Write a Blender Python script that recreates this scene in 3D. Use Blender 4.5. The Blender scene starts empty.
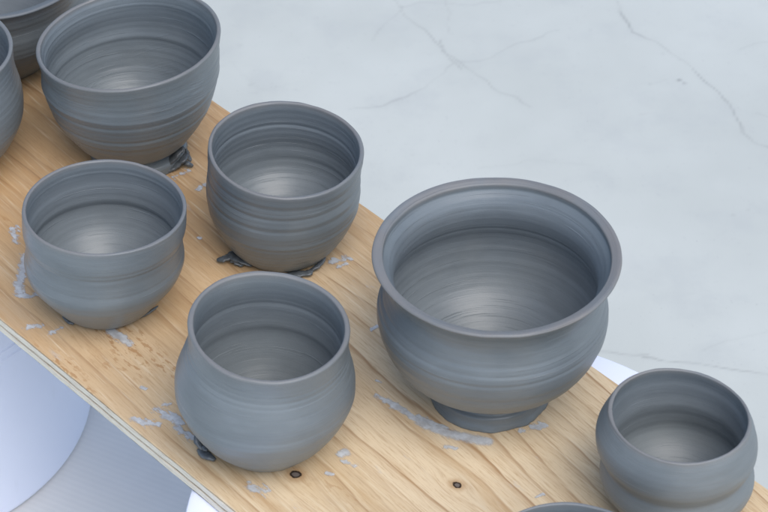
import bpy, math, random
import numpy as np
from mathutils import Vector

sc = bpy.context.scene
COL = sc.collection
RNG = np.random.default_rng(7)

KNOTS = [(0.11596, -0.07732), (0.1876, -0.01142)]
BOARD_ROT = -0.83601
BOARD_LOC = (-0.07358, -0.06648)
BUCKETS = [(-0.388, 0.166), (0.055, -0.235)]
SHEET = dict(loc=(-0.6200, -0.0200), size=(0.66, 0.36), rot=-0.02, rib=0.47)
SUN_EL, SUN_ROT, SUN_STR, SUN_ANG, SUN_COL = 58, 154, 1.95, 50, (1.0, 0.975, 0.945)
SKY_STR, EXPO = 0.148, 0.40
# every pot: place on the plank, wall profile as (height, radius, sideways lean), wall thickness, lip width, foot height, rim tilt
POTS = {'cup': {'flat': 0.0,
         'foot': 0,
         'keys': [(0.0, 0.02947, 0.0), (0.00466, 0.03399, 0.00013), (0.00931, 0.03738, 0.00026), (0.01394, 0.04012, 0.00039), (0.01856, 0.04273, 0.00051),
                  (0.02316, 0.04474, 0.00064), (0.02775, 0.04675, 0.00077), (0.03232, 0.04799, 0.00089), (0.03688, 0.04912, 0.00102), (0.0477, 0.04989, 0.00126),
                  (0.06009, 0.04923, 0.00199), (0.06992, 0.04951, 0.00285), (0.07847, 0.04969, 0.00349)],
         'loc': (-0.0665, 0.0127),
         'th': 0.00329,
         'tilt': (-0.06, 0.03),
         'zb': 0.45},
 'far': {'flat': 0.00645,
         'foot': 0,
         'keys': [(0.0, 0.04728, 0.0), (0.00528, 0.0515, 0.00046), (0.00967, 0.05571, 0.00085), (0.01755, 0.06199, 0.00119), (0.02798, 0.06889, 0.0014),
                  (0.04007, 0.07358, 0.00211), (0.05037, 0.07405, 0.00302), (0.05889, 0.07245, 0.00378), (0.06652, 0.07367, 0.00445), (0.07412, 0.0749, 0.00582),
                  (0.07917, 0.07757, 0.00627)],
         'loc': (-0.2844, 0.2318),
         'th': 0.0043,
         'tilt': (0, 0),
         'zb': 0.6},
 'flared': {'flat': 0.00652,
            'foot': 0.0125,
            'keys': [(0.0, 0.03724, -0.0), (0.00211, 0.03702, -5e-05), (0.00505, 0.03568, 1e-05), (0.00841, 0.03484, 5e-05), (0.01134, 0.03256, 5e-05),
                     (0.01739, 0.03903, 0.00013), (0.02341, 0.04547, 0.00022), (0.02941, 0.05189, 0.00031), (0.03538, 0.05827, 0.0004), (0.04133, 0.06248, 0.00049),
                     (0.04725, 0.06569, 0.00058), (0.05315, 0.06754, 0.00067), (0.05902, 0.06939, 0.00075), (0.07029, 0.07006, 0.00048), (0.08146, 0.06676, 0.00112),
                     (0.09175, 0.06519, 0.00177), (0.10001, 0.06733, 0.00216), (0.10666, 0.07194, 0.00211), (0.11055, 0.07451, 0.00202)],
            'loc': (0.0652, -0.1308),
            'th': 0.00403,
            'tilt': (0, 0),
            'zb': 0.48},
 'front': {'flat': 0.0,
           'foot': 0,
           'keys': [(0.0, 0.03096, 0.0), (0.0058, 0.03482, -0.00024), (0.01569, 0.04251, -0.00065), (0.02874, 0.04786, -0.00119), (0.04328, 0.0498, -0.00178),
                    (0.05764, 0.04951, -0.00238), (0.07184, 0.04923, -0.00296)],
           'loc': (0.1047, -0.3494),
           'th': 0.00225,
           'tilt': (0, 0),
           'zb': 0.55},
 'large': {'flat': 0.0,
           'foot': 0.0085,
           'keys': [(0.0, 0.03355, 0.0), (0.00303, 0.03297, 0.00016), (0.00649, 0.03211, 0.00022), (0.01037, 0.02953, -0.00353), (0.01779, 0.03853, -0.00333),
                    (0.02517, 0.04377, -0.00313), (0.03251, 0.04809, -0.00293), (0.03982, 0.0522, -0.00274), (0.04709, 0.05506, -0.00254), (0.05433, 0.05714, -0.00235),
                    (0.06153, 0.05874, -0.00215), (0.0687, 0.05975, -0.00196), (0.0778, 0.05981, -0.00145), (0.08438, 0.06034, -0.00175), (0.09338, 0.06195, -0.0019)],
           'loc': (-0.1678, 0.1118),
           'th': 0.00356,
           'tilt': (0.11, -0.045),
           'zb': 0.58},
 'left': {'flat': 0.0,
          'foot': 0,
          'keys': [(0.0, 0.03373, 0.00048), (0.00573, 0.03994, 0.00103), (0.01143, 0.04462, 0.00158), (0.01711, 0.04883, 0.00213), (0.02278, 0.05298, 0.00268),
                   (0.02842, 0.05581, 0.00323), (0.03404, 0.05801, 0.00377), (0.03964, 0.05963, 0.00432), (0.04522, 0.0602, 0.00486), (0.05778, 0.05915, 0.00611),
                   (0.07188, 0.05555, 0.00719), (0.0834, 0.05335, 0.00834), (0.09483, 0.05281, 0.00948)],
          'loc': (-0.3072, 0.0986),
          'th': 0.00341,
          'tilt': (0, 0),
          'zb': 0.5},
 'pear': {'flat': 0.0,
          'foot': 0,
          'keys': [(0.0, 0.0255, 0.0), (0.00576, 0.03118, 5e-05), (0.0115, 0.03606, 0.0001), (0.01721, 0.04086, 0.00015), (0.0229, 0.04452, 0.0002),
                   (0.02856, 0.04775, 0.00025), (0.0342, 0.05039, 0.00031), (0.03982, 0.05241, 0.00036), (0.04542, 0.05398, 0.0004), (0.05674, 0.05351, 0.0007),
                   (0.06717, 0.05057, 0.00157), (0.07752, 0.04801, 0.00279), (0.08542, 0.04728, 0.00346), (0.09406, 0.04759, 0.00392)],
          'loc': (-0.0715, -0.177),
          'th': 0.00377,
          'tilt': (-0.075, 0.045),
          'zb': 0.55},
 'ridged': {'flat': 0.0,
            'foot': 0,
            'keys': [(0.0, 0.02656, 0.0), (0.00324, 0.02946, -0.00021), (0.00646, 0.03229, -0.00042), (0.00968, 0.03468, -0.00063), (0.01289, 0.03703, -0.00084),
                     (0.0161, 0.03895, -0.00105), (0.01929, 0.04086, -0.00125), (0.02248, 0.04258, -0.00146), (0.02566, 0.04407, -0.00167), (0.02976, 0.04529, -0.00193),
                     (0.03465, 0.04509, -0.00225), (0.03953, 0.04395, -0.00257), (0.04358, 0.04295, -0.00283), (0.04762, 0.04452, -0.00309), (0.05285, 0.04676, -0.00355),
                     (0.05886, 0.04717, -0.004), (0.06444, 0.0462, -0.00419), (0.07, 0.0442, -0.00368), (0.07633, 0.0415, -0.00323)],
            'loc': (0.1738, -0.2344),
            'th': 0.00267,
            'tilt': (-0.05, -0.02),
            'zb': 0.38},
 'waist': {'flat': 0.0,
           'foot': 0,
           'keys': [(0.0, 0.02544, 0.0), (0.00388, 0.02962, 0.00012), (0.00774, 0.03306, 0.00024), (0.0116, 0.03574, 0.00035), (0.01544, 0.03844, 0.00047),
                    (0.01927, 0.04114, 0.00059), (0.0231, 0.04372, 0.00071), (0.02691, 0.04615, 0.00082), (0.03072, 0.04844, 0.00094), (0.03819, 0.05073, 0.0014),
                    (0.04563, 0.04991, 0.0018), (0.0522, 0.04935, 0.00208), (0.05793, 0.04969, 0.00244), (0.06527, 0.0512, 0.00295), (0.07902, 0.05126, 0.00381)],
           'loc': (-0.1787, -0.0475),
           'th': 0.00308,
           'tilt': (-0.02, -0.05),
           'zb': 0.57}}
# dried slip on the plank: stroke of (along, across, half width), raggedness from start to end
SMEARS = [([(0.09664, 0.0035, 0.00264), (0.10582, 0.00688, 0.00363), (0.11697, 0.00843, 0.00297), (0.12722, 0.00905, 0.00264), (0.13889, 0.00997, 0.00396),
   (0.14976, 0.01406, 0.00462), (0.1593, 0.01934, 0.00462), (0.16921, 0.02505, 0.00462), (0.17312, 0.02806, 0.00396)],
  (0.75, 0.1)),
 ([(0.12755, 0.01209, 0.00198), (0.13857, 0.01361, 0.00231), (0.14693, 0.01754, 0.00198)], (1.0,)), ([(0.15878, 0.00564, 0.00264), (0.16454, 0.0094, 0.00264)], (1.0,)),
 ([(0.18043, 0.05064, 0.0033), (0.18564, 0.06436, 0.00264)], (1.0,)), ([(0.15472, 0.02617, 0.00264), (0.15753, 0.03193, 0.00264)], (0.8,)),
 ([(-0.01826, 0.06986, 0.0033), (-0.01408, 0.07751, 0.00396)], (1.0,)), ([(-0.01151, 0.06827, 0.00198), (-0.01061, 0.07531, 0.00198)], (0.7,)),
 ([(0.0492, 0.04443, 0.00198), (0.0489, 0.04984, 0.00198)], (0.9,)), ([(-0.15709, 0.04945, 0.00264), (-0.15497, 0.05993, 0.0033)], (1.0,)),
 ([(-0.13528, 0.05259, 0.00264), (-0.13539, 0.06051, 0.00264)], (0.9,)), ([(-0.09602, 0.02047, 0.00165), (-0.09434, 0.02079, 0.00165)], (0.5,)),
 ([(-0.15851, -0.07474, 0.0033), (-0.14352, -0.08833, 0.00396), (-0.13116, -0.09992, 0.00462)], (0.55,)),
 ([(-0.12754, -0.10181, 0.0033), (-0.12242, -0.09762, 0.00264), (-0.12005, -0.09058, 0.0033)], (0.8,)),
 ([(-0.09899, -0.11671, 0.00264), (-0.09464, -0.11046, 0.0033)], (0.8,)), ([(-0.08534, -0.10875, 0.00264), (-0.08457, -0.10218, 0.00264)], (0.9,)),
 ([(-0.06088, -0.07882, 0.00396), (-0.05219, -0.07919, 0.00462), (-0.04387, -0.0785, 0.0033)], (0.6,)),
 ([(0.01617, -0.10313, 0.00396), (0.02451, -0.10195, 0.00528), (0.03392, -0.10088, 0.00462)], (0.8,)),
 ([(0.01262, -0.11913, 0.00264), (0.02106, -0.11645, 0.0033), (0.02669, -0.11155, 0.0033)], (0.75,)), ([(0.03698, -0.10414, 0.0033), (0.0496, -0.10339, 0.0033)], (0.8,)),
 ([(0.01554, -0.09709, 0.00264), (0.01773, -0.09332, 0.00198)], (0.8,)), ([(0.12166, -0.04586, 0.00396), (0.12198, -0.04291, 0.00396)], (0.4,)),
 ([(0.12743, -0.04854, 0.00264), (0.13488, -0.04546, 0.00264)], (1.0,)), ([(0.12833, -0.06298, 0.00198), (0.13099, -0.06132, 0.00198)], (0.8,)),
 ([(0.1058, -0.10449, 0.00396), (0.11425, -0.10146, 0.00462)], (1.1,)), ([(-0.18499, -0.06406, 0.0033), (-0.17323, -0.07114, 0.0033)], (0.9,)),
 ([(-0.00614, -0.09798, 0.00198), (-0.00417, -0.09717, 0.00165)], (0.5,)), ([(0.08699, 0.01469, 0.00132), (0.09003, 0.0153, 0.00198)], (0.7,)),
 ([(0.22719, 0.01596, 0.00145), (0.22818, 0.02084, 0.00145)], (0.5,))]
# floor cracks: path, width in mm, darkness
CRACKS = [([(0.2059, 0.7234), (0.2117, 0.6982), (0.2175, 0.6764), (0.2236, 0.6594), (0.234, 0.6549), (0.2458, 0.6457), (0.2556, 0.6336), (0.2644, 0.6216), (0.2709, 0.6037),
   (0.2832, 0.5831), (0.2936, 0.5627), (0.3016, 0.5455), (0.3063, 0.5312), (0.3063, 0.5129), (0.3136, 0.5003), (0.3324, 0.492)],
  1.014, 0.5),
 ([(0.2037, 0.2278), (0.2151, 0.2243), (0.2289, 0.2208), (0.2456, 0.2162), (0.2647, 0.2127), (0.2822, 0.2093), (0.3026, 0.2035)], 1.0, 0.45),
 ([(0.1379, 0.2407), (0.1533, 0.2348), (0.1766, 0.2313), (0.2037, 0.2278)], 1.0, 0.3),
 ([(0.0073, 0.7187), (0.0163, 0.6982), (0.0366, 0.6564), (0.0541, 0.6306), (0.0645, 0.6171), (0.0825, 0.5963), (0.101, 0.5714), (0.1263, 0.5483)], 1.0, 0.34),
 ([(0.0645, 0.6171), (0.0849, 0.6216), (0.1074, 0.6336), (0.1256, 0.6457), (0.1576, 0.664)], 1.0, 0.28),
 ([(0.0645, 0.6171), (0.0554, 0.6037), (0.0402, 0.586), (0.0209, 0.5671), (-0.0035, 0.5526), (-0.0294, 0.5455)], 1.0, 0.28),
 ([(0.0163, 0.6982), (0.0054, 0.6826), (-0.008, 0.6488)], 1.0, 0.2), ([(0.0163, 0.6982), (0.0435, 0.706), (0.0779, 0.7013), (0.1052, 0.7076)], 1.0, 0.22),
 ([(0.0564, 0.7187), (0.0577, 0.6872), (0.0609, 0.664)], 1.0, 0.2), ([(0.0499, 0.6488), (0.0628, 0.6216), (0.0687, 0.6067)], 1.0919999999999999, 0.32),
 ([(0.3142, 0.6336), (0.3275, 0.6427), (0.3438, 0.6457)], 1.0, 0.2), ([(0.3247, 0.5426), (0.3364, 0.5312)], 1.0, 0.25),
 ([(0.2472, 0.2348), (0.2636, 0.2442), (0.2837, 0.2489), (0.3083, 0.2584)], 1.0, 0.12), ([(0.2237, 0.5816), (0.237, 0.5846), (0.2487, 0.589)], 1.0919999999999999, 0.12),
 ([(-0.1361, 0.6186), (-0.1081, 0.5743), (-0.0736, 0.589)], 1.17, 0.1), ([(0.0808, 0.4619), (0.1319, 0.4755), (0.1738, 0.4687)], 1.17, 0.08)]
SPOTS = [(0.2583, 0.589, 0.0024, 0.55), (0.2624, 0.5846, 0.00195, 0.4), (0.0601, 0.6186, 0.00187, 0.3), (0.0163, 0.6997, 0.00225, 0.3), (0.2325, 0.5831, 0.00225, 0.18),
 (0.2884, 0.4019, 0.00225, 0.14), (0.3014, 0.4084, 0.00187, 0.14), (-0.1171, 0.5816, 0.00225, 0.15), (-0.1281, 0.6412, 0.003, 0.1), (0.1845, 0.664, 0.00225, 0.1)]
SCRAPS = [('large',
  [([(-0.1519, 0.0885, 0.001), (-0.1458, 0.092, 0.006), (-0.1403, 0.0944, 0.011), (-0.1356, 0.0983, 0.014)], 0.007, 0.003),
   ([(-0.1478, 0.0874, 0.001), (-0.1418, 0.0904, 0.003), (-0.1362, 0.0917, 0.008), (-0.1332, 0.0992, 0.009)], 0.0055, 0.0028),
   ([(-0.1387, 0.096, 0.002), (-0.1338, 0.0935, 0.004), (-0.1297, 0.0927, 0.002)], 0.0045, 0.003),
   ([(-0.1345, 0.0999, 0.011), (-0.1333, 0.0986, 0.006), (-0.1313, 0.0969, 0.003)], 0.004, 0.0022)],
  'crumpled dark scrap of clay torn from the foot'),
 ('cup',
  [([(-0.109, -0.0076, 0.003), (-0.105, -0.0078, 0.004), (-0.0998, -0.006, 0.005), (-0.0932, -0.01, 0.005), (-0.0859, -0.0137, 0.003)], 0.007, 0.0022),
   ([(-0.1006, -0.0019, 0.005), (-0.0966, -0.0068, 0.004), (-0.0919, -0.0125, 0.002)], 0.01, 0.0022)],
  'flat dark tongue of clay squeezed out on the left of the base'),
 ('cup',
  [([(-0.065, -0.0204, 0.001), (-0.0565, -0.0206, 0.002), (-0.0487, -0.0207, 0.003), (-0.0467, -0.0189, 0.004)], 0.006, 0.0022),
   ([(-0.0494, -0.0196, 0.002), (-0.0423, -0.0139, 0.004), (-0.0384, -0.0082, 0.006)], 0.004, 0.002)],
  'dark lip of clay under the right of the base'),
 ('pear',
  [([(-0.1136, -0.1817, 0.012), (-0.1124, -0.1854, 0.008), (-0.1094, -0.1883, 0.005)], 0.0045, 0.002),
   ([(-0.1126, -0.1863, 0.003), (-0.1075, -0.1917, 0.004), (-0.1019, -0.195, 0.003)], 0.006, 0.003),
   ([(-0.1094, -0.1869, 0.007), (-0.1068, -0.1903, 0.006)], 0.004, 0.002)],
  'torn dark flake of clay on the left of the base'),
 ('waist', [([(-0.2044, -0.0654, 0.005), (-0.2012, -0.0679, 0.003), (-0.1973, -0.0697, 0.002)], 0.0035, 0.002)], 'small dark crumb of clay at the left of the base'),
 ('waist', [([(-0.1561, -0.065, 0.003), (-0.1494, -0.0604, 0.004), (-0.1445, -0.0557, 0.005)], 0.0022, 0.0014)], 'thin dark lip of clay at the right of the base')]


# ------------------------------------------------------------------ helpers
def tag(o, label=None, cat=None, group=None, kind=None):
    if label: o['label'] = label
    if cat: o['category'] = cat
    if group: o['group'] = group
    if kind: o['kind'] = kind
    return o

def empty(name, loc, label, cat, group=None, rz=0.0):
    o = bpy.data.objects.new(name, None)
    COL.objects.link(o)
    o.location = loc
    o.rotation_euler = (0, 0, rz)
    o.empty_display_size = 0.02
    return tag(o, label, cat, group)

def mesh_obj(name, verts, faces, mat, parent=None, smooth=True, attrs=None, normals=None):
    me = bpy.data.meshes.new(name)
    me.from_pydata([tuple(map(float, v)) for v in verts], [], faces)
    if attrs:
        for k, v in attrs.items():
            a = me.attributes.new(k, 'FLOAT', 'POINT')
            a.data.foreach_set('value', np.asarray(v, dtype=np.float32))
    if smooth:
        me.polygons.foreach_set('use_smooth', [True] * len(me.polygons))
    if normals is not None:
        me.normals_split_custom_set_from_vertices([tuple(map(float, n)) for n in normals])
    me.update()
    o = bpy.data.objects.new(name, me)
    COL.objects.link(o)
    if mat: me.materials.append(mat)
    if parent: o.parent = parent
    return o

def hash2(ix, iy, seed):
    n = (ix * 374761393 + iy * 668265263 + seed * 1442695041) & 0x7fffffff
    n = ((n ^ (n >> 13)) * 1274126177) & 0x7fffffff
    return ((n ^ (n >> 16)) & 0xffff) / 65535.0

def vnoise(x, y, seed=0):
    x = np.asarray(x, float); y = np.asarray(y, float)
    ix = np.floor(x).astype(np.int64); iy = np.floor(y).astype(np.int64)
    fx = x - ix; fy = y - iy
    fx = fx * fx * (3 - 2 * fx); fy = fy * fy * (3 - 2 * fy)
    a = hash2(ix, iy, seed); b = hash2(ix + 1, iy, seed)
    c = hash2(ix, iy + 1, seed); d = hash2(ix + 1, iy + 1, seed)
    return (a * (1 - fx) + b * fx) * (1 - fy) + (c * (1 - fx) + d * fx) * fy * 1.0

def fbm(x, y, seed=0, oct=4):
    s = 0; a = 0.5; t = 0
    for i in range(oct):
        s = s + a * vnoise(x * 2 ** i, y * 2 ** i, seed + i * 17); t += a; a *= 0.55
    return s / t

# ------------------------------------------------------------------ materials
class NT:
    def __init__(self, name):
        self.m = bpy.data.materials.new(name); self.m.use_nodes = True
        self.t = self.m.node_tree; self.n = self.t.nodes; self.l = self.t.links
        self.bsdf = self.n['Principled BSDF']
    def node(self, typ, **kw):
        n = self.n.new(typ)
        for k, v in kw.items(): setattr(n, k, v)
        return n
    def put(self, sock, v):
        if isinstance(v, bpy.types.NodeSocket): self.l.new(v, sock)
        elif v is not None: sock.default_value = v
    def math(self, op, a, b=None, c=None, clamp=False):
        n = self.node('ShaderNodeMath', operation=op, use_clamp=clamp)
        self.put(n.inputs[0], a)
        if b is not None: self.put(n.inputs[1], b)
        if c is not None: self.put(n.inputs[2], c)
        return n.outputs[0]
    def vmath(self, op, a, b=None):
        n = self.node('ShaderNodeVectorMath', operation=op)
        self.put(n.inputs[0], a)
        if b is not None: self.put(n.inputs[1], b)
        return n.outputs['Value'] if op in ('LENGTH', 'DISTANCE', 'DOT_PRODUCT') else n.outputs[0]
    def noise(self, vec, scale=1.0, detail=3.0, rough=0.5, dist=0.0, dims='3D'):
        n = self.node('ShaderNodeTexNoise', noise_dimensions=dims)
        if vec is not None: self.put(n.inputs['Vector'], vec)
        self.put(n.inputs['Scale'], scale); self.put(n.inputs['Detail'], detail)
        self.put(n.inputs['Roughness'], rough); self.put(n.inputs['Distortion'], dist)
        return n.outputs['Fac']
    def ramp(self, fac, stops, interp='LINEAR'):
        n = self.node('ShaderNodeValToRGB'); cr = n.color_ramp; cr.interpolation = interp
        while len(cr.elements) < len(stops): cr.elements.new(0.5)
        for e, (p, c) in zip(cr.elements, stops):
            e.position = p; e.color = c if len(c) == 4 else (*c, 1)
        self.put(n.inputs[0], fac)
        return n.outputs['Color']
    def sstep(self, v, lo, hi):
        n = self.node('ShaderNodeMapRange', interpolation_type='SMOOTHSTEP')
        self.put(n.inputs[0], v); n.inputs[1].default_value = lo; n.inputs[2].default_value = hi
        return n.outputs[0]
    def mix(self, fac, a, b, blend='MIX'):
        n = self.node('ShaderNodeMix', data_type='RGBA', blend_type=blend)
        self.put(n.inputs[0], fac)
        self.put(n.inputs[6], (*a, 1) if isinstance(a, tuple) else a)
        self.put(n.inputs[7], (*b, 1) if isinstance(b, tuple) else b)
        return n.outputs[2]
    def xyz(self, v):
        n = self.node('ShaderNodeSeparateXYZ'); self.put(n.inputs[0], v); return n.outputs
    def vec(self, x, y, z):
        n = self.node('ShaderNodeCombineXYZ')
        self.put(n.inputs[0], x); self.put(n.inputs[1], y); self.put(n.inputs[2], z)
        return n.outputs[0]
    def obj(self): return self.node('ShaderNodeTexCoord').outputs['Object']
    def attr(self, name): return self.node('ShaderNodeAttribute', attribute_name=name).outputs['Fac']
    def bump(self, h, strength, dist, normal=None):
        n = self.node('ShaderNodeBump'); self.put(n.inputs['Height'], h)
        n.inputs['Strength'].default_value = strength; n.inputs['Distance'].default_value = dist
        if normal is not None: self.put(n.inputs['Normal'], normal)
        return n.outputs[0]
    def set(self, **kw):
        for k, v in kw.items():
            self.put(self.bsdf.inputs[k.replace('_', ' ')], (*v, 1) if isinstance(v, tuple) and len(v) == 3 and 'Color' in k else v)
        return self.m

def clay_material(name, tone=(0.150, 0.158, 0.166), dry=0.5, rough=0.42, fine=1.0, seed=0.0, slant=0.03):
    """Leather-hard grey clay, turned on a wheel: rings run round the axis, 's' runs along the wall."""
    t = NT(name)
    x, y, z = t.xyz(t.obj())[:3]
    r = t.math('SQRT', t.math('ADD', t.math('MULTIPLY', x, x), t.math('ADD', t.math('MULTIPLY', y, y), 1e-9)))
    cx = t.math('DIVIDE', x, r); cy = t.math('DIVIDE', y, r)
    s = t.attr('s'); edge = t.attr('edge')
    def ringnoise(k, f, det, rough_):
        return t.noise(t.vec(t.math('MULTIPLY_ADD', cx, k, seed), t.math('MULTIPLY', cy, k), t.math('MULTIPLY', s, f)), 1.0, det, rough_)
    broad = ringnoise(0.35, 160.0, 2.0, 0.5)
    med = ringnoise(0.7, 700.0, 3.0, 0.6)
    thin = ringnoise(1.3, 2600.0, 2.0, 0.6)
    scr = t.sstep(ringnoise(0.9, 1500.0, 1.0, 0.5), 0.66, 0.76)
    sl = t.noise(t.vec(t.math('MULTIPLY_ADD', cx, 0.5, seed), t.math('MULTIPLY', cy, 0.5), t.math('MULTIPLY', t.math('MULTIPLY_ADD', cx, 0.022, s), 900.0)), 1.0, 2, 0.5)
    sl = t.math('MULTIPLY', t.sstep(sl, 0.52, 0.72), t.sstep(t.noise(t.vmath('ADD', t.obj(), (seed, 0.3, 0.1)), 26.0, 2, 0.5), 0.50, 0.64))
    blot = t.noise(t.obj(), 22.0, 4.0, 0.6)
    grit = t.noise(t.obj(), 1400.0, 2.0, 0.6)
    patch = t.sstep(t.noise(t.vec(t.math('MULTIPLY', x, 30.0), t.math('MULTIPLY', y, 30.0), t.math('MULTIPLY_ADD', z, 45.0, seed)), 1.0, 3, 0.55), 0.36, 0.66)
    damp = t.sstep(t.noise(t.vec(t.math('MULTIPLY_ADD', x, 18.0, seed), t.math('MULTIPLY', y, 18.0), t.math('MULTIPLY', z, 60.0)), 1.0, 4, 0.6), 0.40, 0.62)
    dark = tuple(c * 0.95 for c in tone); light = tuple(c * 1.05 for c in tone)
    col = t.mix(t.sstep(t.math('MULTIPLY_ADD', med, 0.5, t.math('MULTIPLY', broad, 0.5)), 0.34, 0.66), dark, light)
    col = t.mix(t.math('MULTIPLY', damp, 0.38), col, tuple(c * 0.72 for c in tone))
    col = t.mix(t.math('MULTIPLY', t.sstep(blot, 0.45, 0.75), 0.35), col, tuple(c * f for c, f in zip(tone, (1.25, 1.18, 1.10))))
    col = t.mix(t.math('MULTIPLY', scr, 0.30), col, tuple(min(1, c * 1.55) for c in tone))
    col = t.mix(t.math('MULTIPLY', t.math('MULTIPLY', edge, t.sstep(blot, 0.15, 0.6)), dry), col, (0.215, 0.190, 0.170))
    ro = t.math('MULTIPLY_ADD', med, 0.16, rough - 0.09)
    ro = t.math('MULTIPLY_ADD', edge, 0.14, ro)
    ro = t.math('MULTIPLY_ADD', damp, -0.07, ro)
    medp = t.math('MULTIPLY', med, t.math('MULTIPLY_ADD', patch, 0.85, 0.25))
    b = t.bump(medp, 0.20 * fine, 0.0008)
    b = t.bump(thin, 0.10 * fine, 0.0005, b)
    b = t.bump(scr, 0.55 * fine, 0.0005, b)
    b = t.bump(sl, slant, 0.0008, b)
    b = t.bump(grit, 0.16, 0.0003, b)
    t.set(Base_Color=col, Roughness=ro, Normal=b)
    t.bsdf.inputs['Specular IOR Level'].default_value = 0.5
    return t.m

def wood_material():
    t = NT('pine_veneer')
    p = t.obj(); u, v, w = t.xyz(p)[:3]
    # knots push the grain aside
    push = None
    for kx, ky in KNOTS:
        d = t.vmath('DISTANCE', t.vec(t.math('MULTIPLY', u, 0.45), v, 0.0), (kx * 0.45, ky, 0.0))
        g = t.math('POWER', 2.718, t.math('MULTIPLY', t.math('MULTIPLY', d, d), -1 / (0.010 ** 2)))
        side = t.math('MULTIPLY', g, t.math('SUBTRACT', v, ky))
        push = side if push is None else t.math('ADD', push, side)
    v2 = t.math('MULTIPLY_ADD', push, -0.85, v)
    v2 = t.math('ADD', v2, t.math('MULTIPLY_ADD', u, 0.075, 0.0))
    wob = t.noise(t.vec(t.math('MULTIPLY', u, 9), t.math('MULTIPLY', v2, 26), 3.0), 1.0, 3, 0.55)
    field = t.noise(t.vec(t.math('MULTIPLY', u, 1.35), t.math('MULTIPLY', v2, 7.5), 1.7), 1.0, 1.0, 0.4)
    ringv = t.math('MULTIPLY_ADD', field, 11.0, t.math('ADD', t.math('MULTIPLY', v2, 85.0), t.math('MULTIPLY', wob, 1.0)))
    saw = t.math('FRACT', ringv)
    rid = t.math('FLOOR', ringv)
    wn = t.node('ShaderNodeTexWhiteNoise', noise_dimensions='1D'); t.put(wn.inputs['W'], rid)
    late = t.ramp(saw, [(0.0, (0.05,) * 3), (0.42, (0.10,) * 3), (0.82, (0.45,) * 3), (0.92, (1.0,) * 3), (0.955, (0.9,) * 3), (1.0, (0.05,) * 3)])
    brk = t.noise(t.vec(t.math('MULTIPLY', u, 14), t.math('MULTIPLY', v2, 160), 0.0), 1.0, 3, 0.6)
    late = t.math('MULTIPLY', late, t.math('MULTIPLY', t.sstep(brk, 0.22, 0.62), t.math('MULTIPLY_ADD', wn.outputs['Value'], 0.75, 0.28)))
    fib = t.noise(t.vec(t.math('MULTIPLY', u, 60), t.math('MULTIPLY', v2, 950), 0.0), 1.0, 4, 0.7)
    fib2 = t.noise(t.vec(t.math('MULTIPLY', u, 22), t.math('MULTIPLY', v2, 420), 5.0), 1.0, 3, 0.6)
    tone = t.noise(t.vec(t.math('MULTIPLY', u, 3.0), t.math('MULTIPLY', v2, 13), 9.0), 1.0, 3, 0.5)
    col = t.mix(t.sstep(tone, 0.30, 0.70), (0.63, 0.465, 0.270), (0.75, 0.595, 0.390))
    # the veneer is browner towards the far end of the plank, paler towards the near end
    endt = t.sstep(t.math('MULTIPLY_ADD', tone, 0.10, u), -0.16, 0.22)
    col = t.mix(t.math('SUBTRACT', 1.0, endt), col, t.mix(t.sstep(tone, 0.3, 0.7), (0.50, 0.300, 0.140), (0.62, 0.410, 0.220)))
    col = t.mix(t.math('MULTIPLY', late, 0.9), col, (0.33, 0.18, 0.08))
    col = t.mix(t.math('MULTIPLY', t.sstep(fib, 0.46, 0.72), 0.62), col, (0.42, 0.255, 0.125))
    col = t.mix(t.math('MULTIPLY', t.sstep(fib2, 0.52, 0.74), 0.42), col, (0.80, 0.67, 0.47))
    grey = t.noise(t.vec(t.math('MULTIPLY', u, 7), t.math('MULTIPLY', v, 22), 12.0), 1.0, 5, 0.65)
    col = t.mix(t.math('MULTIPLY', t.sstep(grey, 0.52, 0.72), 0.35), col, (0.50, 0.40, 0.28))
    brn = t.noise(t.vec(t.math('MULTIPLY', u, 5), t.math('MULTIPLY', v2, 55), 15.0), 1.0, 3, 0.6)
    col = t.mix(t.math('MULTIPLY', t.sstep(brn, 0.54, 0.70), 0.45), col, (0.44, 0.255, 0.105))
    # torn brown flecks near the front edge
    flk = t.noise(t.vec(t.math('MULTIPLY', u, 120), t.math('MULTIPLY', v, 330), 2.0), 1.0, 3, 0.6)
    area = t.noise(t.vec(t.math('MULTIPLY', u, 9), t.math('MULTIPLY', v, 34), 4.0), 1.0, 2, 0.5)
    fm = t.math('MULTIPLY', t.sstep(flk, 0.54, 0.60), t.math('MULTIPLY', t.sstep(area, 0.53, 0.66), t.sstep(v, -0.035, -0.075)))
    col = t.mix(t.math('MULTIPLY', fm, 0.6), col, (0.36, 0.17, 0.055))
    # clay dust in the pores
    dust = t.noise(t.vec(t.math('MULTIPLY', u, 35), t.math('MULTIPLY', v, 90), 7.0), 1.0, 4, 0.65)
    col = t.mix(t.math('MULTIPLY', t.sstep(dust, 0.63, 0.75), 0.35), col, (0.50, 0.49, 0.48))
    for ki, (kx, ky) in enumerate(KNOTS):
        st = (1.1, 1.35)[ki]
        d = t.vmath('DISTANCE', t.vec(u, t.math('MULTIPLY', v, st), 0.0), (kx, ky * st, 0.0))
        d = t.math('MULTIPLY', d, (0.95, 1.12)[ki])
        d = t.math('ADD', d, t.math('MULTIPLY_ADD', t.noise(p, 300.0, 3, 0.6), 0.0030, -0.0015))
        halo = t.math('SUBTRACT', 1.0, t.sstep(d, 0.0035, 0.0095))
        col = t.mix(t.math('MULTIPLY', halo, 0.55), col, (0.36, 0.19, 0.075))
        col = t.mix(t.math('SUBTRACT', 1.0, t.sstep(d, 0.0030, 0.0039)), col, (0.030, 0.018, 0.012))
        col = t.mix(t.math('SUBTRACT', 1.0, t.sstep(d, 0.0015, 0.0024)), col, (0.16, 0.13, 0.11))
    b = t.bump(late, 0.25, 0.0006)
    b = t.bump(fib, 0.35, 0.0004, b)
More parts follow.
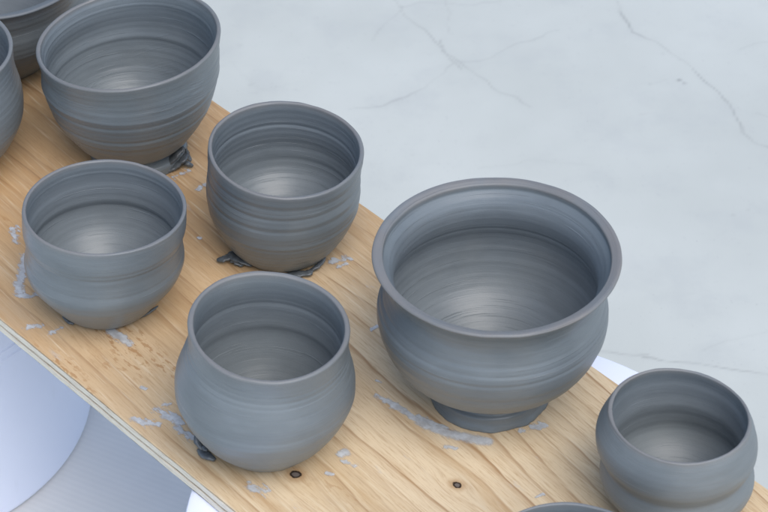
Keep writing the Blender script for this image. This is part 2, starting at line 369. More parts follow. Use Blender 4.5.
    t.set(Base_Color=col, Roughness=t.math('MULTIPLY_ADD', fib2, 0.2, 0.5), Normal=b)
    t.bsdf.inputs['Specular IOR Level'].default_value = 0.25
    return t.m

def ply_material(name, base, dark, streak):
    t = NT(name)
    u, v, w = t.xyz(t.obj())[:3]
    n = t.noise(t.vec(t.math('MULTIPLY', u, 90), t.math('MULTIPLY', v, 90), t.math('MULTIPLY', w, 900)), 1.0, 4, 0.65)
    n2 = t.noise(t.vec(t.math('MULTIPLY', u, 12), t.math('MULTIPLY', v, 12), t.math('MULTIPLY', w, 350)), 1.0, 2, 0.5)
    col = t.mix(t.math('MULTIPLY', t.sstep(n, 0.42, 0.75), streak), base, dark)
    col = t.mix(t.math('MULTIPLY', t.sstep(n2, 0.5, 0.8), 0.4), col, dark)
    t.set(Base_Color=col, Roughness=0.75, Normal=t.bump(n, 0.5, 0.0008))
    return t.m

def simple_material(name, a, b, scale, rough, bump=0.0, spec=0.5, lo=0.35, hi=0.7, bd=0.0005):
    t = NT(name)
    n = t.noise(t.obj(), scale, 4, 0.6)
    t.set(Base_Color=t.mix(t.sstep(n, lo, hi), a, b), Roughness=rough)
    if bump: t.put(t.bsdf.inputs['Normal'], t.bump(n, bump, bd))
    t.bsdf.inputs['Specular IOR Level'].default_value = spec
    return t.m

def floor_material():
    t = NT('painted_concrete')
    p = t.obj()
    big = t.noise(p, 3.2, 4, 0.6); mid = t.noise(p, 14.0, 4, 0.6); fin = t.noise(p, 160.0, 3, 0.6)
    swirl = t.noise(p, 6.0, 5, 0.65, 1.2)
    col = t.mix(t.sstep(big, 0.3, 0.7), (0.488, 0.502, 0.458), (0.552, 0.566, 0.520))
    col = t.mix(t.math('MULTIPLY', t.sstep(mid, 0.48, 0.70), 0.30), col, (0.42, 0.435, 0.42))
    col = t.mix(t.math('MULTIPLY', t.sstep(swirl, 0.58, 0.74), 0.15), col, (0.41, 0.42, 0.41))
    col = t.mix(t.math('MULTIPLY', t.sstep(fin, 0.60, 0.75), 0.15), col, (0.35, 0.35, 0.345))
    speck = t.sstep(t.noise(p, 420.0, 2, 0.5), 0.70, 0.76)
    scuff = t.sstep(t.noise(t.vmath('MULTIPLY', p, (30.0, 90.0, 1.0)), 1.0, 5, 0.7), 0.62, 0.72)
    col = t.mix(t.math('MULTIPLY', speck, 0.45), col, (0.30, 0.295, 0.28))
    col = t.mix(t.math('MULTIPLY', scuff, 0.22), col, (0.38, 0.375, 0.36))
    ck = t.math('MULTIPLY', t.attr('crack'), 0.78)
    col = t.mix(ck, col, (0.13, 0.125, 0.125))
    t.set(Base_Color=col, Roughness=t.math('MULTIPLY_ADD', mid, 0.3, 0.40), Normal=t.bump(t.math('SUBTRACT', mid, ck), 0.15, 0.002))
    t.bsdf.inputs['Specular IOR Level'].default_value = 0.4
    return t.m

def plastic_material():
    t = NT('white_plastic')
    n = t.noise(t.obj(), 9.0, 4, 0.6)
    col = t.mix(t.sstep(n, 0.35, 0.7), (0.84, 0.86, 0.97), (0.86, 0.88, 0.98))
    sc_ = t.noise(t.vmath('MULTIPLY', t.obj(), (60.0, 60.0, 14.0)), 1.0, 5, 0.7)
    col = t.mix(t.math('MULTIPLY', t.sstep(sc_, 0.60, 0.72), 0.10), col, (0.62, 0.63, 0.66))
    t.set(Base_Color=col, Roughness=t.math('MULTIPLY_ADD', sc_, 0.2, 0.30))
    t.bsdf.inputs['Subsurface Weight'].default_value = 0.0
    return t.m

# ------------------------------------------------------------------ thrown pots
def spline(keys, ds):
    """dense centripetal curve through (z, r, dx) keys, resampled every ds metres"""
    P = np.array(keys, float)
    n = len(P)
    E0 = 2 * P[0] - P[1]; E1 = 2 * P[-1] - P[-2]
    Q = np.vstack([E0, P, E1]); out = []
    for i in range(n - 1):
        a, b, c, d = Q[i], Q[i + 1], Q[i + 2], Q[i + 3]
        for k in range(24):
            u = k / 24
            out.append(0.5 * ((2 * b) + (-a + c) * u + (2 * a - 5 * b + 4 * c - d) * u * u + (-a + 3 * b - 3 * c + d) * u ** 3))
    out.append(P[-1]); out = np.array(out)
    return resample(out, ds)

def resample(c, ds):
    L = np.concatenate([[0], np.cumsum(np.hypot(np.diff(c[:, 0]), np.diff(c[:, 1])))])
    m = max(4, int(round(L[-1] / ds)) + 1)
    s = np.linspace(0, L[-1], m)
    return np.column_stack([np.interp(s, L, c[:, j]) for j in range(c.shape[1])])

def n1(x, seed):
    return vnoise(x, np.zeros_like(x) + 0.37, seed) * 2 - 1

def make_pot(name, P, label, cat, mat, scrapmat, seed, rings=1.0, group=None, wonk=0.004, grooves=(), inner_amp=1.0):
    root = empty(name, (*P['loc'], 0.0), label, cat, group)
    NS = 176; ds = 0.0007
    outer = spline(P['keys'], ds)
    H = outer[-1, 0]; th = P['th']; flat = P['flat']
    R = outer[-1, 1]
    # lip
    lip = []
    if flat > 0:
        e = 0.0015
        for a in np.linspace(0, math.pi / 2, 7)[1:]:
            lip.append((H + e * math.sin(a), R - e + e * math.cos(a), outer[-1, 2]))
        for k in np.linspace(0, 1, 9)[1:]:
            lip.append((H + e - 0.0009 * k ** 2, R - e - (flat - 2 * e) * k, outer[-1, 2]))
        zt, rt = lip[-1][0], lip[-1][1]
        for a in np.linspace(0, math.pi / 2, 6)[1:]:
            lip.append((zt - e * (1 - math.cos(a)), rt - e * math.sin(a), outer[-1, 2]))
        rin_cap = rt - e; ztop = lip[-1][0]
    else:
        e = th / 2 * 0.86
        for a in np.linspace(0, math.pi, 13)[1:]:
            lip.append((H + e * math.sin(a) * 0.9, R - e + e * math.cos(a), outer[-1, 2]))
        rin_cap = R - 2 * e; ztop = H
    # inside
    zf = 0.0075
    def ro(z): return np.interp(z, np.maximum.accumulate(outer[:, 0]), outer[:, 1])
    def dx(z): return np.interp(z, np.maximum.accumulate(outer[:, 0]), outer[:, 2])
    zb = H * P['zb']
    zz = np.concatenate([np.linspace(ztop, zb, 60), zb - (zb - zf) * np.sin(np.linspace(0, math.pi / 2, 60))[1:]])
    zs = np.convolve(np.pad(ro(zz), 2, mode='edge'), np.ones(5) / 5, 'valid')
    zmean = np.interp(zz, [zb, ztop], [zs[np.argmin(np.abs(zz - zb))], zs[0]])
    rin = np.where(zz > zb, zmean + (zs - zmean) * inner_amp, zs) - th
    k = np.clip((zz - zb) / (ztop - zb), 0, 1)
    rin = np.minimum(rin, rin_cap + 0 * zz)
    rin = np.where(zz > ztop - 0.004, rin * (1 - (np.clip((zz - ztop + 0.004) / 0.004, 0, 1))) + rin_cap * np.clip((zz - ztop + 0.004) / 0.004, 0, 1), rin)
    rb = np.interp(zb, zz[::-1], rin[::-1])
    ell = rb * np.sqrt(np.clip(1 - np.clip((zb - zz) / (zb - zf), 0, 1) ** 1.55, 0, 1))
    rin = np.where(zz < zb, np.minimum(ell, rin), rin)
    inner = np.column_stack([zz, rin, dx(zz)])
    inner[-1, 1] = 0.0004
    inner = resample(inner, ds)
    bottom = np.array([[0.0003, 0.0004, outer[0, 2]], [0.0003, outer[0, 1] * 0.5, outer[0, 2]], [0.0002, outer[0, 1] * 0.97, outer[0, 2]]])
    outer = outer.copy(); outer[0, 0] += 0.0003
    prof = np.vstack([bottom, outer, np.array(lip), inner[1:]])
    nb, no, nl = len(bottom), len(outer), len(lip)
    seg = np.hypot(np.diff(prof[:, 0]), np.diff(prof[:, 1]))
    s = np.concatenate([[0], np.cumsum(seg)])
    idx = np.arange(len(prof))
    # throwing rings along the wall, quiet at the lip
    quiet = np.ones(len(prof))
    lipmid = s[nb + no + nl // 2]
    quiet = np.clip((np.abs(s - lipmid) - flat * 0.6) / 0.008, 0, 1)
    quiet[:nb] = 0
    ringn = rings * quiet * (0.00010 * n1(s / 0.0026, seed) + 0.00022 * n1(s / 0.0062, seed + 5))
    for gz, gd, gw, inside in grooves:                    # single finger or tool marks: height, depth, half width
        side = (idx >= nb + no + nl // 2) if inside else (idx < nb + no + nl // 2)
        ringn = ringn - np.where(side, 0.72 * gd * np.exp(-((prof[:, 0] - gz * H) / gw) ** 2), 0)
    th_ = np.arange(NS) / NS * 2 * math.pi
    tiltx, tilty = P['tilt']
    rows = []
    ph = seed * 1.7
    wobz = 0.0009 * (fbm(np.cos(th_) * 1.6 + 5, np.sin(th_) * 1.6 + seed, seed, 3) - 0.5) + 0.0004 * (fbm(np.cos(th_) * 6 + 5, np.sin(th_) * 6 + seed, seed + 2, 2) - 0.5)
    wobr = 0.0010 * (fbm(np.cos(th_) * 2.2 + 9, np.sin(th_) * 2.2 + seed, seed + 4, 3) - 0.5)
    for i in range(len(prof)):
        z, r, ox = prof[i]
        w = np.clip(z / H, 0, 1) ** 2
        hel = rings * quiet[i] * 0.00008 * np.cos(2 * math.pi * s[i] / 0.0047 - th_) if r > 0.01 else 0
        rr = r * (1 + wonk * w * np.cos(2 * th_ + ph) + wonk * 0.5 * w * np.cos(3 * th_ - ph)) + (ringn[i] + hel) * min(1, r / 0.02)
        lipw = math.exp(-((s[i] - lipmid) / (0.006 + flat)) ** 2)
        rr = rr + lipw * wobr * (1 if i < nb + no + nl // 2 else -0.6)
        if i < nb + 5:                                   # ragged where it was cut off the hump
            rr = rr + 0.0022 * (nb + 5 - i) / 5 * (fbm(np.cos(th_) * 5 + 7, np.sin(th_) * 5 + seed, seed, 3) - 0.45) * (r > 0.01)
        X = rr * np.cos(th_) + ox; Y = rr * np.sin(th_)
        Z = z + w * (tiltx * rr * np.cos(th_) + tilty * rr * np.sin(th_)) + w * 0.0006 * np.cos(2 * th_ + 1.3 * ph) + w * w * wobz
        rows.append(np.column_stack([X, Y, Z]))
    V = np.array(rows)                                   # rows x NS x 3
    # smooth normals over the whole pot so that the parts join without a seam
    dr = np.gradient(V, axis=0); dt = (np.roll(V, -1, 1) - np.roll(V, 1, 1))
    N = np.cross(dt, dr); ln = np.linalg.norm(N, axis=2, keepdims=True); N = N / np.maximum(ln, 1e-12)
    edge = np.exp(-((s - lipmid) / (0.0028 + flat * 0.42)) ** 2)
    if flat > 0: edge = np.clip(1 - (np.abs(s - lipmid) - flat * 0.55) / 0.003, 0, 1)
    foot_end = nb + int(np.searchsorted(outer[:, 0], P['foot'])) if P['foot'] > 0 else 0
    a = nb + no - 4; b = nb + no + nl + 4
    def part(pname, i0, i1, m, cap=False):
        cnt = i1 - i0 + 1
        v = V[i0:i1 + 1].reshape(-1, 3); nn = N[i0:i1 + 1].reshape(-1, 3)
        f = []
        for i in range(cnt - 1):
            for j in range(NS):
                j2 = (j + 1) % NS
                f.append((i * NS + j, i * NS + j2, (i + 1) * NS + j2, (i + 1) * NS + j))
        return v, nn, f, np.repeat(s[i0:i1 + 1], NS), np.repeat(edge[i0:i1 + 1], NS)
    def build(pname, spans):
        vs, ns, fs, ss, es = [], [], [], [], []; off = 0
        for i0, i1 in spans:
            v, n_, f, s_, e_ = part(pname, i0, i1, mat)
            vs.append(v); ns.append(n_); ss.append(s_); es.append(e_)
            fs += [tuple(q + off for q in ff) for ff in f]; off += len(v)
        return mesh_obj(pname, np.vstack(vs), fs, mat, root, True, {'s': np.concatenate(ss), 'edge': np.concatenate(es)}, np.vstack(ns))
    last = len(prof) - 1
    if foot_end:
        build('foot', [(0, foot_end)])
        build('body', [(foot_end, a), (b, last)])
    else:
        build('body', [(0, a), (b, last)])
    build('rim', [(a, b)])
    return root

def torn_clay(root, strips, mat, seed, label='dark torn scrap of clay at the base of the bowl'):
    """ragged strips of clay left where the pot was cut off: each strip a crumpled ribbon with thickness"""
    rg = random.Random(seed); verts = []; faces = []
    rx, ry = root.location.x, root.location.y
    for pts, wid, thk in strips:
        pts = [Vector((p[0] - rx, p[1] - ry, p[2])) for p in pts]
        dense = []
        for i in range(len(pts) - 1):
            for k in range(6):
                dense.append(pts[i].lerp(pts[i + 1], k / 6))
        dense.append(pts[-1])
        n = len(dense); M = 10; base = len(verts)
        for i, p in enumerate(dense):
            d = (dense[min(i + 1, n - 1)] - dense[max(i - 1, 0)]).normalized()
            side = d.cross(Vector((0, 0, 1))).normalized(); upv = side.cross(d)
            tp = math.sin(math.pi * min(1, (i + 0.6) / n * 1.0)) ** 0.45
            w = wid * tp * (0.8 + 0.4 * rg.random()); t_ = thk * (0.55 + 0.45 * tp) * (0.85 + 0.3 * rg.random())
            tw = (rg.random() - 0.5) * 0.7
            for j in range(M):
                a = j / M * 2 * math.pi + tw
                q = p + side * (math.cos(a) * w / 2 * (0.9 + 0.2 * rg.random())) + upv * (math.sin(a) * t_ / 2 * (0.85 + 0.3 * rg.random()))
                q.z = max(q.z, 0.0004)
                verts.append(q)
        for i in range(n - 1):
            for j in range(M):
                j2 = (j + 1) % M
                faces.append((base + i * M + j, base + i * M + j2, base + (i + 1) * M + j2, base + (i + 1) * M + j))
        faces.append(tuple(base + j for j in range(M - 1, -1, -1)))
        faces.append(tuple(base + (n - 1) * M + j for j in range(M)))
    o = mesh_obj('torn_clay', verts, faces, mat, root, True)
    o['label'] = label
    return o

# ------------------------------------------------------------------ plank
def board_local(x, y):
    c, s_ = math.cos(-BOARD_ROT), math.sin(-BOARD_ROT)
    dx, dy = x - BOARD_LOC[0], y - BOARD_LOC[1]
    return dx * c - dy * s_, dx * s_ + dy * c

def slab(name, x0, x1, y0, y1, z0, z1, mat, parent, seed, wob=0.0004, top_round=0.0):
    """a long sheet of the plank with slightly uneven sawn long edges"""
    n = 320; xs = np.linspace(x0, x1, n)
    ya = y0 + wob * (fbm(xs / 0.02, xs * 0 + 1.3, seed) - 0.5) * 2
    yb = y1 + wob * (fbm(xs / 0.02, xs * 0 + 7.3, seed + 3) - 0.5) * 2
    prof = [('a', 0, z0), ('a', 0, z1 - top_round), ('a', top_round, z1), ('b', -top_round, z1), ('b', 0, z1 - top_round), ('b', 0, z0)] if top_round else [('a', 0, z0), ('a', 0, z1), ('b', 0, z1), ('b', 0, z0)]
    v = []; m = len(prof)
    for i in range(n):
        for e, o, z in prof:
            v.append((xs[i], (ya[i] if e == 'a' else yb[i]) + o, z))
    f = []
    for i in range(n - 1):
        for j in range(m):
            j2 = (j + 1) % m
            f.append((i * m + j, (i + 1) * m + j, (i + 1) * m + j2, i * m + j2))
    f.append(tuple(range(m))); f.append(tuple((n - 1) * m + j for j in range(m - 1, -1, -1)))
    return mesh_obj(name, v, f, mat, parent, False)

def smear(parent, stroke, rag, mat, seed, lift, cell=0.0004, thick=0.00022, grain=True):
    """dried slip on the wood: stroke = [(x, y, halfwidth), ...] in plank space, ragged along the grain"""
    P = np.array(stroke, float); pad = P[:, 2].max() * 1.6
    xs = np.arange(P[:, 0].min() - pad, P[:, 0].max() + pad, cell)
    ys = np.arange(P[:, 1].min() - pad, P[:, 1].max() + pad, cell)
    X, Y = np.meshgrid(xs, ys, indexing='ij')
    F = np.full(X.shape, -9.0)
    if len(P) == 1: P = np.vstack([P, P + [0.0003, 0, 0]])
    for (ax, ay, aw), (bx, by, bw) in zip(P[:-1], P[1:]):
        L2 = (bx - ax) ** 2 + (by - ay) ** 2 + 1e-12
        t = np.clip(((X - ax) * (bx - ax) + (Y - ay) * (by - ay)) / L2, 0, 1)
        d = np.hypot(X - ax - t * (bx - ax), Y - ay - t * (by - ay)); w = aw + t * (bw - aw)
        rg = rag[0] + 0 * t if len(rag) == 1 else None
        F = np.maximum(F, 1 - d / w)
    q = 0.55 * fbm(X / 0.0060, Y / 0.0016, seed, 4) + 0.45 * fbm(X / 0.0030, Y / 0.0030, seed + 900, 4) if grain else fbm(X / 0.005, Y / 0.005, seed, 4)
    if len(rag) == 2:
        d0 = P[-1, :2] - P[0, :2]; tt = np.clip(((X - P[0, 0]) * d0[0] + (Y - P[0, 1]) * d0[1]) / (d0 @ d0), 0, 1)
        ragv = rag[0] + (rag[1] - rag[0]) * tt
    else: ragv = rag[0]
    G = F + (q - 0.52) * 3.6 * ragv - 0.15 * ragv
    G[0, :] = G[-1, :] = -1; G[:, 0] = G[:, -1] = -1
    verts = []; key = {}; faces = []; film = []
    zed = lambda g: 0.00025 + lift + thick * min(1.0, max(0.0, g) * 2.2)
    def corner(i, j):
        k = ('c', i, j)
        if k not in key:
            key[k] = len(verts); verts.append((X[i, j], Y[i, j], zed(G[i, j]))); film.append(G[i, j])
        return key[k]
    def cross(i, j, i2, j2):
        k = tuple(sorted([(i, j), (i2, j2)]))
        if k not in key:
            g0, g1 = G[i, j], G[i2, j2]; t = g0 / (g0 - g1)
            key[k] = len(verts)
            verts.append((X[i, j] + t * (X[i2, j2] - X[i, j]), Y[i, j] + t * (Y[i2, j2] - Y[i, j]), 0.00008 + lift)); film.append(0.0)
        return key[k]
    G = G + 0.22
    G[0, :] = G[-1, :] = -1; G[:, 0] = G[:, -1] = -1
    In = G > 0
    for i in range(len(xs) - 1):
        for j in range(len(ys) - 1):
            cs = [(i, j), (i + 1, j), (i + 1, j + 1), (i, j + 1)]
            ins = [In[c] for c in cs]
            if not any(ins): continue
            poly = []
            for k in range(4):
                c, d = cs[k], cs[(k + 1) % 4]
                if ins[k]: poly.append(corner(*c))
                if ins[k] != ins[(k + 1) % 4]: poly.append(cross(*c, *d))
            if len(poly) >= 3: faces.append(tuple(poly))
    if not faces: return None
    return mesh_obj('clay_smear', verts, faces, mat, parent, True, {'film': film})

# ------------------------------------------------------------------ buckets
def revolve(name, prof, mat, parent, n=128):
    v = []; f = []; m = len(prof)
    for i in range(n):
        a = i / n * 2 * math.pi
        for r, z in prof: v.append((r * math.cos(a), r * math.sin(a), z))
    for i in range(n):
        i2 = (i + 1) % n
        for j in range(m - 1):
            f.append((i * m + j, i2 * m + j, i2 * m + j + 1, i * m + j + 1))
    o = mesh_obj(name, v, f, mat, parent, True)
    o.data.set_sharp_from_angle(angle=math.radians(35))
    return o

def make_bucket(loc, label, top_r, bot_r, h, mat, group, ring=None):
    root = empty('white_bucket', loc, label, 'bucket', group)
    g = 0.006
    body = [(0.0005, 0.001), (bot_r - 0.010, 0.001)]
    for a in np.linspace(-math.pi / 2, 0, 7): body.append((bot_r - g + g * math.cos(a), 0.001 + g + g * math.sin(a)))
    body += [(bot_r + (top_r - 0.006 - bot_r) * t, 0.008 + (h - 0.020 - 0.008) * t) for t in np.linspace(0, 1, 12)]
    revolve('body', body, mat, root)
    lid = [(top_r - 0.0065, h - 0.024), (top_r - 0.001, h - 0.024), (top_r, h - 0.022), (top_r, h - 0.004), (top_r - 0.001, h - 0.0015), (top_r - 0.004, h), (top_r - 0.02, h), (0.0005, h)]
    revolve('lid', lid, mat, root)
    if ring:
        for rz in ring:
            rr = bot_r + (top_r - 0.006 - bot_r) * (rz - 0.008) / (h - 0.028)
            revolve('reinforcing_rib', [(rr - 0.0004, rz - 0.0022), (rr + 0.0011, rz - 0.0010), (rr + 0.0011, rz + 0.0010), (rr - 0.0002, rz + 0.0022)], mat, root)
    return root

# ------------------------------------------------------------------ build
FZ = -0.293                                             # floor level below the plank's top face
# floor: one sheet, dense where the cracks run
gx = np.concatenate([[-40, -12, -4, -1.6, -0.8], np.arange(-0.52, 0.52, 0.0020), [0.8, 1.6, 4, 12, 40]])
gy = np.concatenate([[-40, -12, -4, -1.2, -0.2], np.arange(0.05, 0.90, 0.0018), [1.3, 2.2, 5, 14, 40]])
GX, GY = np.meshgrid(gx, gy, indexing='ij')
crack = np.zeros(GX.shape)
for ci, (pts, wmm, depth) in enumerate(CRACKS):
    wx = GX + 0.012 * (fbm(GX / 0.03, GY / 0.03, 50 + ci, 3) - 0.5)
    wy = GY + 0.012 * (fbm(GX / 0.03, GY / 0.03, 90 + ci, 3) - 0.5)
    for (ax, ay), (bx, by) in zip(pts[:-1], pts[1:]):
        L2 = (bx - ax) ** 2 + (by - ay) ** 2 + 1e-12
        t = np.clip(((wx - ax) * (bx - ax) + (wy - ay) * (by - ay)) / L2, 0, 1)
        d = np.hypot(wx - ax - t * (bx - ax), wy - ay - t * (by - ay))
        fade = 0.35 + 0.65 * np.clip((fbm(GX / 0.045, GY / 0.045, 130 + ci, 3) - 0.30) * 3.0, 0, 1)
        crack = np.maximum(crack, depth * fade * np.exp(-(d / (wmm * 0.001)) ** 2))
        crack = np.maximum(crack, 0.07 * depth * fade * np.exp(-(d / (wmm * 0.005)) ** 2))
for bx, by, br, bd in SPOTS:
    ang = np.arctan2(GY - by, GX - bx)
    d = np.hypot(GX - bx, (GY - by)) / br * (1 + 0.5 * (fbm(GX / 0.008, GY / 0.008, 300, 2) - 0.5))
    crack = np.maximum(crack, bd * np.clip(1.6 - d * 1.4, 0, 1))
ni, nj = GX.shape
fv = np.column_stack([GX.ravel(), GY.ravel(), np.zeros(GX.size)])
ff = [(i * nj + j, (i + 1) * nj + j, (i + 1) * nj + j + 1, i * nj + j + 1) for i in range(ni - 1) for j in range(nj - 1)]
fl = mesh_obj('floor', fv, ff, floor_material(), None, True, {'crack': crack.ravel()})
fl.location.z = FZ
tag(fl, 'pale grey smooth concrete floor with fine cracks beneath the plank', 'floor', kind='structure')

# ribbed sheet lying on the floor
rib_m = NT('grey_ribbed_plastic')
rx_, ry_, rz_ = rib_m.xyz(rib_m.obj())[:3]
rc = rib_m.math('MULTIPLY_ADD', rx_, math.sin(SHEET['rib']), rib_m.math('MULTIPLY', ry_, math.cos(SHEET['rib'])))
rw = rib_m.math('MULTIPLY_ADD', rib_m.math('SINE', rib_m.math('MULTIPLY', rc, 2 * math.pi / 0.0052)), 0.5, 0.5)
rn = rib_m.noise(rib_m.obj(), 14.0, 4, 0.6)
rcol = rib_m.mix(rib_m.sstep(rn, 0.3, 0.7), (0.78, 0.75, 0.70), (0.82, 0.79, 0.74))
rcol = rib_m.mix(rib_m.math('MULTIPLY', rw, 0.10), rcol, (0.58, 0.57, 0.55))
rib_m.set(Base_Color=rcol, Roughness=0.5, Normal=rib_m.bump(rw, 0.14, 0.0004))
rib_m = rib_m.m
def ribbed_sheet():
    L, W = SHEET['size']; v = []
    for z in (0.0, 0.003):
        v += [(0, 0, z), (L, 0, z), (L, W, z), (0, W, z)]
    f = [(0, 3, 2, 1), (4, 5, 6, 7), (0, 1, 5, 4), (1, 2, 6, 5), (2, 3, 7, 6), (3, 0, 4, 7)]
    o = mesh_obj('ribbed_sheet', v, f, rib_m, None, False)
    bv = o.modifiers.new('edge', 'BEVEL'); bv.width = 0.0008; bv.segments = 2
    o.location = (*SHEET['loc'], FZ + 0.002); o.rotation_euler.z = SHEET['rot']
    return tag(o, 'grey ribbed plastic sheet lying on the floor beside the left bucket, under the plank', 'plastic sheet')
ribbed_sheet()

# buckets carrying the plank
plastic = plastic_material()
BH = -0.0135 - FZ
make_bucket((*BUCKETS[0], FZ + 0.0045), 'white plastic bucket at the lower left whose curved side shows in front of the plank', 0.176, 0.165, BH - 0.0045, plastic, 'white buckets carrying the plank', ring=(0.150, 0.158))
b2 = make_bucket((*BUCKETS[1], FZ), 'lidded white bucket under the plank below the flared bowl, only its lid edge showing', 0.175, 0.160, BH, plastic, 'white buckets carrying the plank')

# plank
board = empty('plywood_plank', (*BOARD_LOC, 0.0), 'long clay-spattered plywood plank carrying the grey pots', 'plank', rz=BOARD_ROT)
U0, U1, W = -0.95, 0.80, 0.248
wood = wood_material()
white_ply = ply_material('pale_ply', (0.80, 0.735, 0.61), (0.52, 0.42, 0.30), 0.65)
dark_ply = ply_material('brown_ply', (0.42, 0.33, 0.24), (0.17, 0.12, 0.08), 0.9)
edge_ply = ply_material('glue_line', (0.20, 0.165, 0.14), (0.09, 0.07, 0.06), 0.9)
hw = W / 2
slab('top_veneer', U0, U1, -hw, hw, -0.0012, 0.0, wood, board, 1, 0.0005, 0.0004)
slab('glue_line', U0, U1, -hw + 0.0005, hw - 0.0005, -0.0021, -0.0012, edge_ply, board, 2, 0.0003)
slab('pale_ply_layer', U0, U1, -hw + 0.0001, hw - 0.0001, -0.0062, -0.0021, white_ply, board, 3, 0.0006)
slab('brown_ply_layer', U0, U1, -hw + 0.0010, hw - 0.0010, -0.0084, -0.0062, dark_ply, board, 4, 0.0007)
slab('pale_ply_layer', U0, U1, -hw + 0.0002, hw - 0.0002, -0.0125, -0.0084, white_ply, board, 5, 0.0006)
slab('bottom_veneer', U0, U1, -hw + 0.0006, hw - 0.0006, -0.0133, -0.0125, edge_ply, board, 6, 0.0004)
def slip_material():
    t = NT('dried_grey_slip')
    u, v, w_ = t.xyz(t.obj())[:3]
    film = t.attr('film')
    gr = t.noise(t.vec(t.math('MULTIPLY', u, 160), t.math('MULTIPLY', v, 900), 0.0), 1.0, 3, 0.6)
    cl = t.noise(t.obj(), 160.0, 4, 0.6)
    a = t.math('ADD', film, t.math('MULTIPLY_ADD', gr, 0.55, -0.30))
    al = t.math('MULTIPLY', t.sstep(a, 0.0, 0.75), t.math('MULTIPLY_ADD', cl, 0.55, 0.50, True))
    t.set(Base_Color=t.mix(t.sstep(cl, 0.3, 0.7), (0.52, 0.54, 0.55), (0.66, 0.68, 0.685)), Roughness=0.62, Normal=t.bump(cl, 0.4, 0.0005), Alpha=al)
    return t.m
slip = slip_material()
for k, (stroke, rag) in enumerate(SMEARS):
    smear(board, stroke, rag, slip, 400 + 13 * k, k * 0.000006)

# pots
scrapm = simple_material('torn_wet_clay', (0.075, 0.083, 0.088), (0.130, 0.142, 0.148), 160.0, 0.33, 0.25, 0.5)
T1 = (0.164, 0.186, 0.197)
grp = 'unfired grey bowls on the plank'
flared = make_pot('flared_bowl', POTS['flared'], 'widest grey clay bowl with a broad flat flared rim and a narrow foot', 'bowl', clay_material('grey_clay_flared', T1, 0.60, 0.42, 1.15, 1.0), scrapm, 11, 0.40, grp, 0.002, grooves=((0.72, 0.0003, 0.0010, 0), (0.67, 0.0005, 0.0010, 0), (0.61, 0.0005, 0.0012, 0), (0.72, -0.0006, 0.0012, 1), (0.55, 0.0004, 0.003, 1)))
pear = make_pot('round_cup', POTS['pear'], 'smooth pear-shaped grey cup with a narrow mouth and swollen belly, beside a dark knot', 'cup', clay_material('grey_clay_pear', (0.167, 0.189, 0.199), 0.55, 0.45, 0.8, 5.0), scrapm, 23, 0.30, grp, 0.006, grooves=((0.87, 0.0004, 0.0009, 0), (0.825, 0.0005, 0.0010, 0), (0.785, 0.0003, 0.0008, 0), (0.53, 0.0003, 0.0012, 0), (0.78, -0.0006, 0.0014, 1), (0.60, 0.0005, 0.003, 1)))
cup = make_pot('tall_cup', POTS['cup'], 'straight-sided ringed grey cup standing between the large bowl and the flared bowl', 'cup', clay_material('grey_clay_cup', (0.152, 0.174, 0.186), 0.6, 0.40, 1.1, 9.0), scrapm, 37, 0.9, grp, 0.006, grooves=((0.87, 0.0007, 0.0018, 0), (0.76, 0.0007, 0.0018, 0), (0.64, 0.0008, 0.0020, 0), (0.50, 0.0004, 0.0016, 0), (0.80, -0.0007, 0.0010, 1), (0.50, 0.0006, 0.002, 1)))
waist = make_pot('small_bowl', POTS['waist'], 'grey bowl with a shallow waist, nearest the left front edge of the plank', 'bowl', clay_material('grey_clay_waist', T1, 0.6, 0.39, 0.9, 13.0), scrapm, 41, 0.35, grp, 0.003, grooves=((0.79, 0.0003, 0.0008, 0), (0.74, 0.0004, 0.0010, 0), (0.57, 0.0003, 0.0010, 0), (0.90, 0.0004, 0.0008, 1), (0.62, 0.0010, 0.003, 1), (0.12, -0.0005, 0.0012, 1)))
large = make_pot('large_bowl', POTS['large'], 'large grey bowl with tilted uneven rim and crumpled torn clay at its foot', 'bowl', clay_material('grey_clay_large', (0.154, 0.177, 0.188), 0.6, 0.40, 1.0, 17.0, 0.25), scrapm, 53, 0.6, grp, 0.006, grooves=((0.71, -0.0006, 0.0014, 0), (0.66, 0.0006, 0.0014, 0), (0.52, 0.0006, 0.0014, 0), (0.40, 0.0006, 0.0016, 0), (0.63, 0.0012, 0.0026, 1), (0.90, 0.0006, 0.0010, 1)))
left = make_pot('grey_cup', POTS['left'], 'grey cup cut off by the left edge of the photo, beside the large tilted bowl', 'cup', clay_material('grey_clay_left', T1, 0.5, 0.42, 0.9, 21.0), scrapm, 61, 0.7, grp, 0.004)
far = make_pot('lipped_bowl', POTS['far'], 'dark grey bowl with a thick lip in the top left corner, farthest up the plank', 'bowl', clay_material('grey_clay_far', (0.125, 0.142, 0.152), 0.15, 0.42, 0.9, 25.0), scrapm, 71, 0.6, grp, 0.003)
ridged = make_pot('ridged_cup', POTS['ridged'], 'small grey cup with deep horizontal ridges and inward lip, farthest right', 'cup', clay_material('grey_clay_ridged', (0.171, 0.193, 0.202), 0.6, 0.46, 0.7, 29.0), scrapm, 83, 0.2, grp, 0.005, grooves=((0.90, -0.0012, 0.0050, 1), (0.64, 0.0016, 0.0060, 1), (0.42, -0.0010, 0.0040, 1)), inner_amp=1.5)
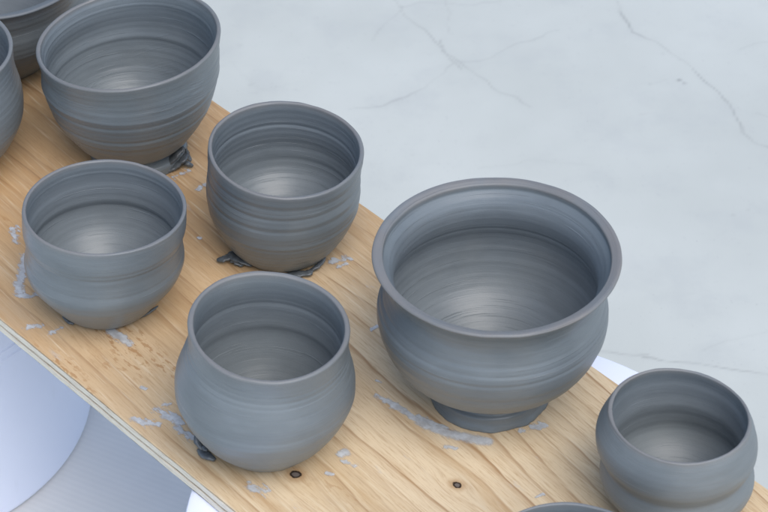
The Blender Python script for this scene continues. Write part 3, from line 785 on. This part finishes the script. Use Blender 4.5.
front = make_pot('grey_bowl', POTS['front'], 'grey pot at the bottom edge of the photo, only the back of its rim showing', 'bowl', clay_material('grey_clay_front', T1, 0.4, 0.40, 0.9, 33.0), scrapm, 97, 0.5, grp, 0.003)
roots = dict(flared=flared, pear=pear, cup=cup, waist=waist, large=large)
for k, (who, strips, lab) in enumerate(SCRAPS):
    torn_clay(roots[who], strips, scrapm, 700 + k, lab)

# ------------------------------------------------------------------ light
w = bpy.data.worlds.new('World'); sc.world = w; w.use_nodes = True
nt = w.node_tree; bg = nt.nodes['Background']
sky = nt.nodes.new('ShaderNodeTexSky'); sky.sky_type = 'NISHITA'; sky.sun_disc = False
sky.sun_elevation = math.radians(SUN_EL); sky.sun_rotation = math.radians(SUN_ROT)
sky.air_density = 1.0; sky.dust_density = 1.2; sky.ozone_density = 1.0
nt.links.new(sky.outputs[0], bg.inputs[0]); bg.inputs[1].default_value = SKY_STR
ld = bpy.data.lights.new('sun', 'SUN'); ld.energy = SUN_STR; ld.angle = math.radians(SUN_ANG); ld.color = SUN_COL
lo = bpy.data.objects.new('sun', ld); COL.objects.link(lo)
el, ro = math.radians(SUN_EL), math.radians(SUN_ROT)
dv = Vector((math.cos(el) * math.sin(ro), math.cos(el) * math.cos(ro), math.sin(el)))
lo.rotation_euler = dv.to_track_quat('Z', 'Y').to_euler(); lo.location = dv * 3

# ------------------------------------------------------------------ camera
cd = bpy.data.cameras.new('camera'); co = bpy.data.objects.new('camera', cd); COL.objects.link(co)
cd.sensor_width = 36.0; cd.lens = 36.0 * 2900 / 768
cd.clip_start = 0.05; cd.clip_end = 200
PITCH = math.radians(40); DIST = 1.9
co.location = (0, -DIST * math.cos(PITCH), DIST * math.sin(PITCH))
co.rotation_euler = (math.pi / 2 - PITCH, 0, 0)
cd.dof.use_dof = True; cd.dof.focus_distance = 1.87; cd.dof.aperture_fstop = 24
sc.camera = co
sc.view_settings.view_transform = 'Standard'; sc.view_settings.look = 'None'
sc.view_settings.exposure = EXPO; sc.view_settings.gamma = 1.0
sc.view_settings.use_curve_mapping = False
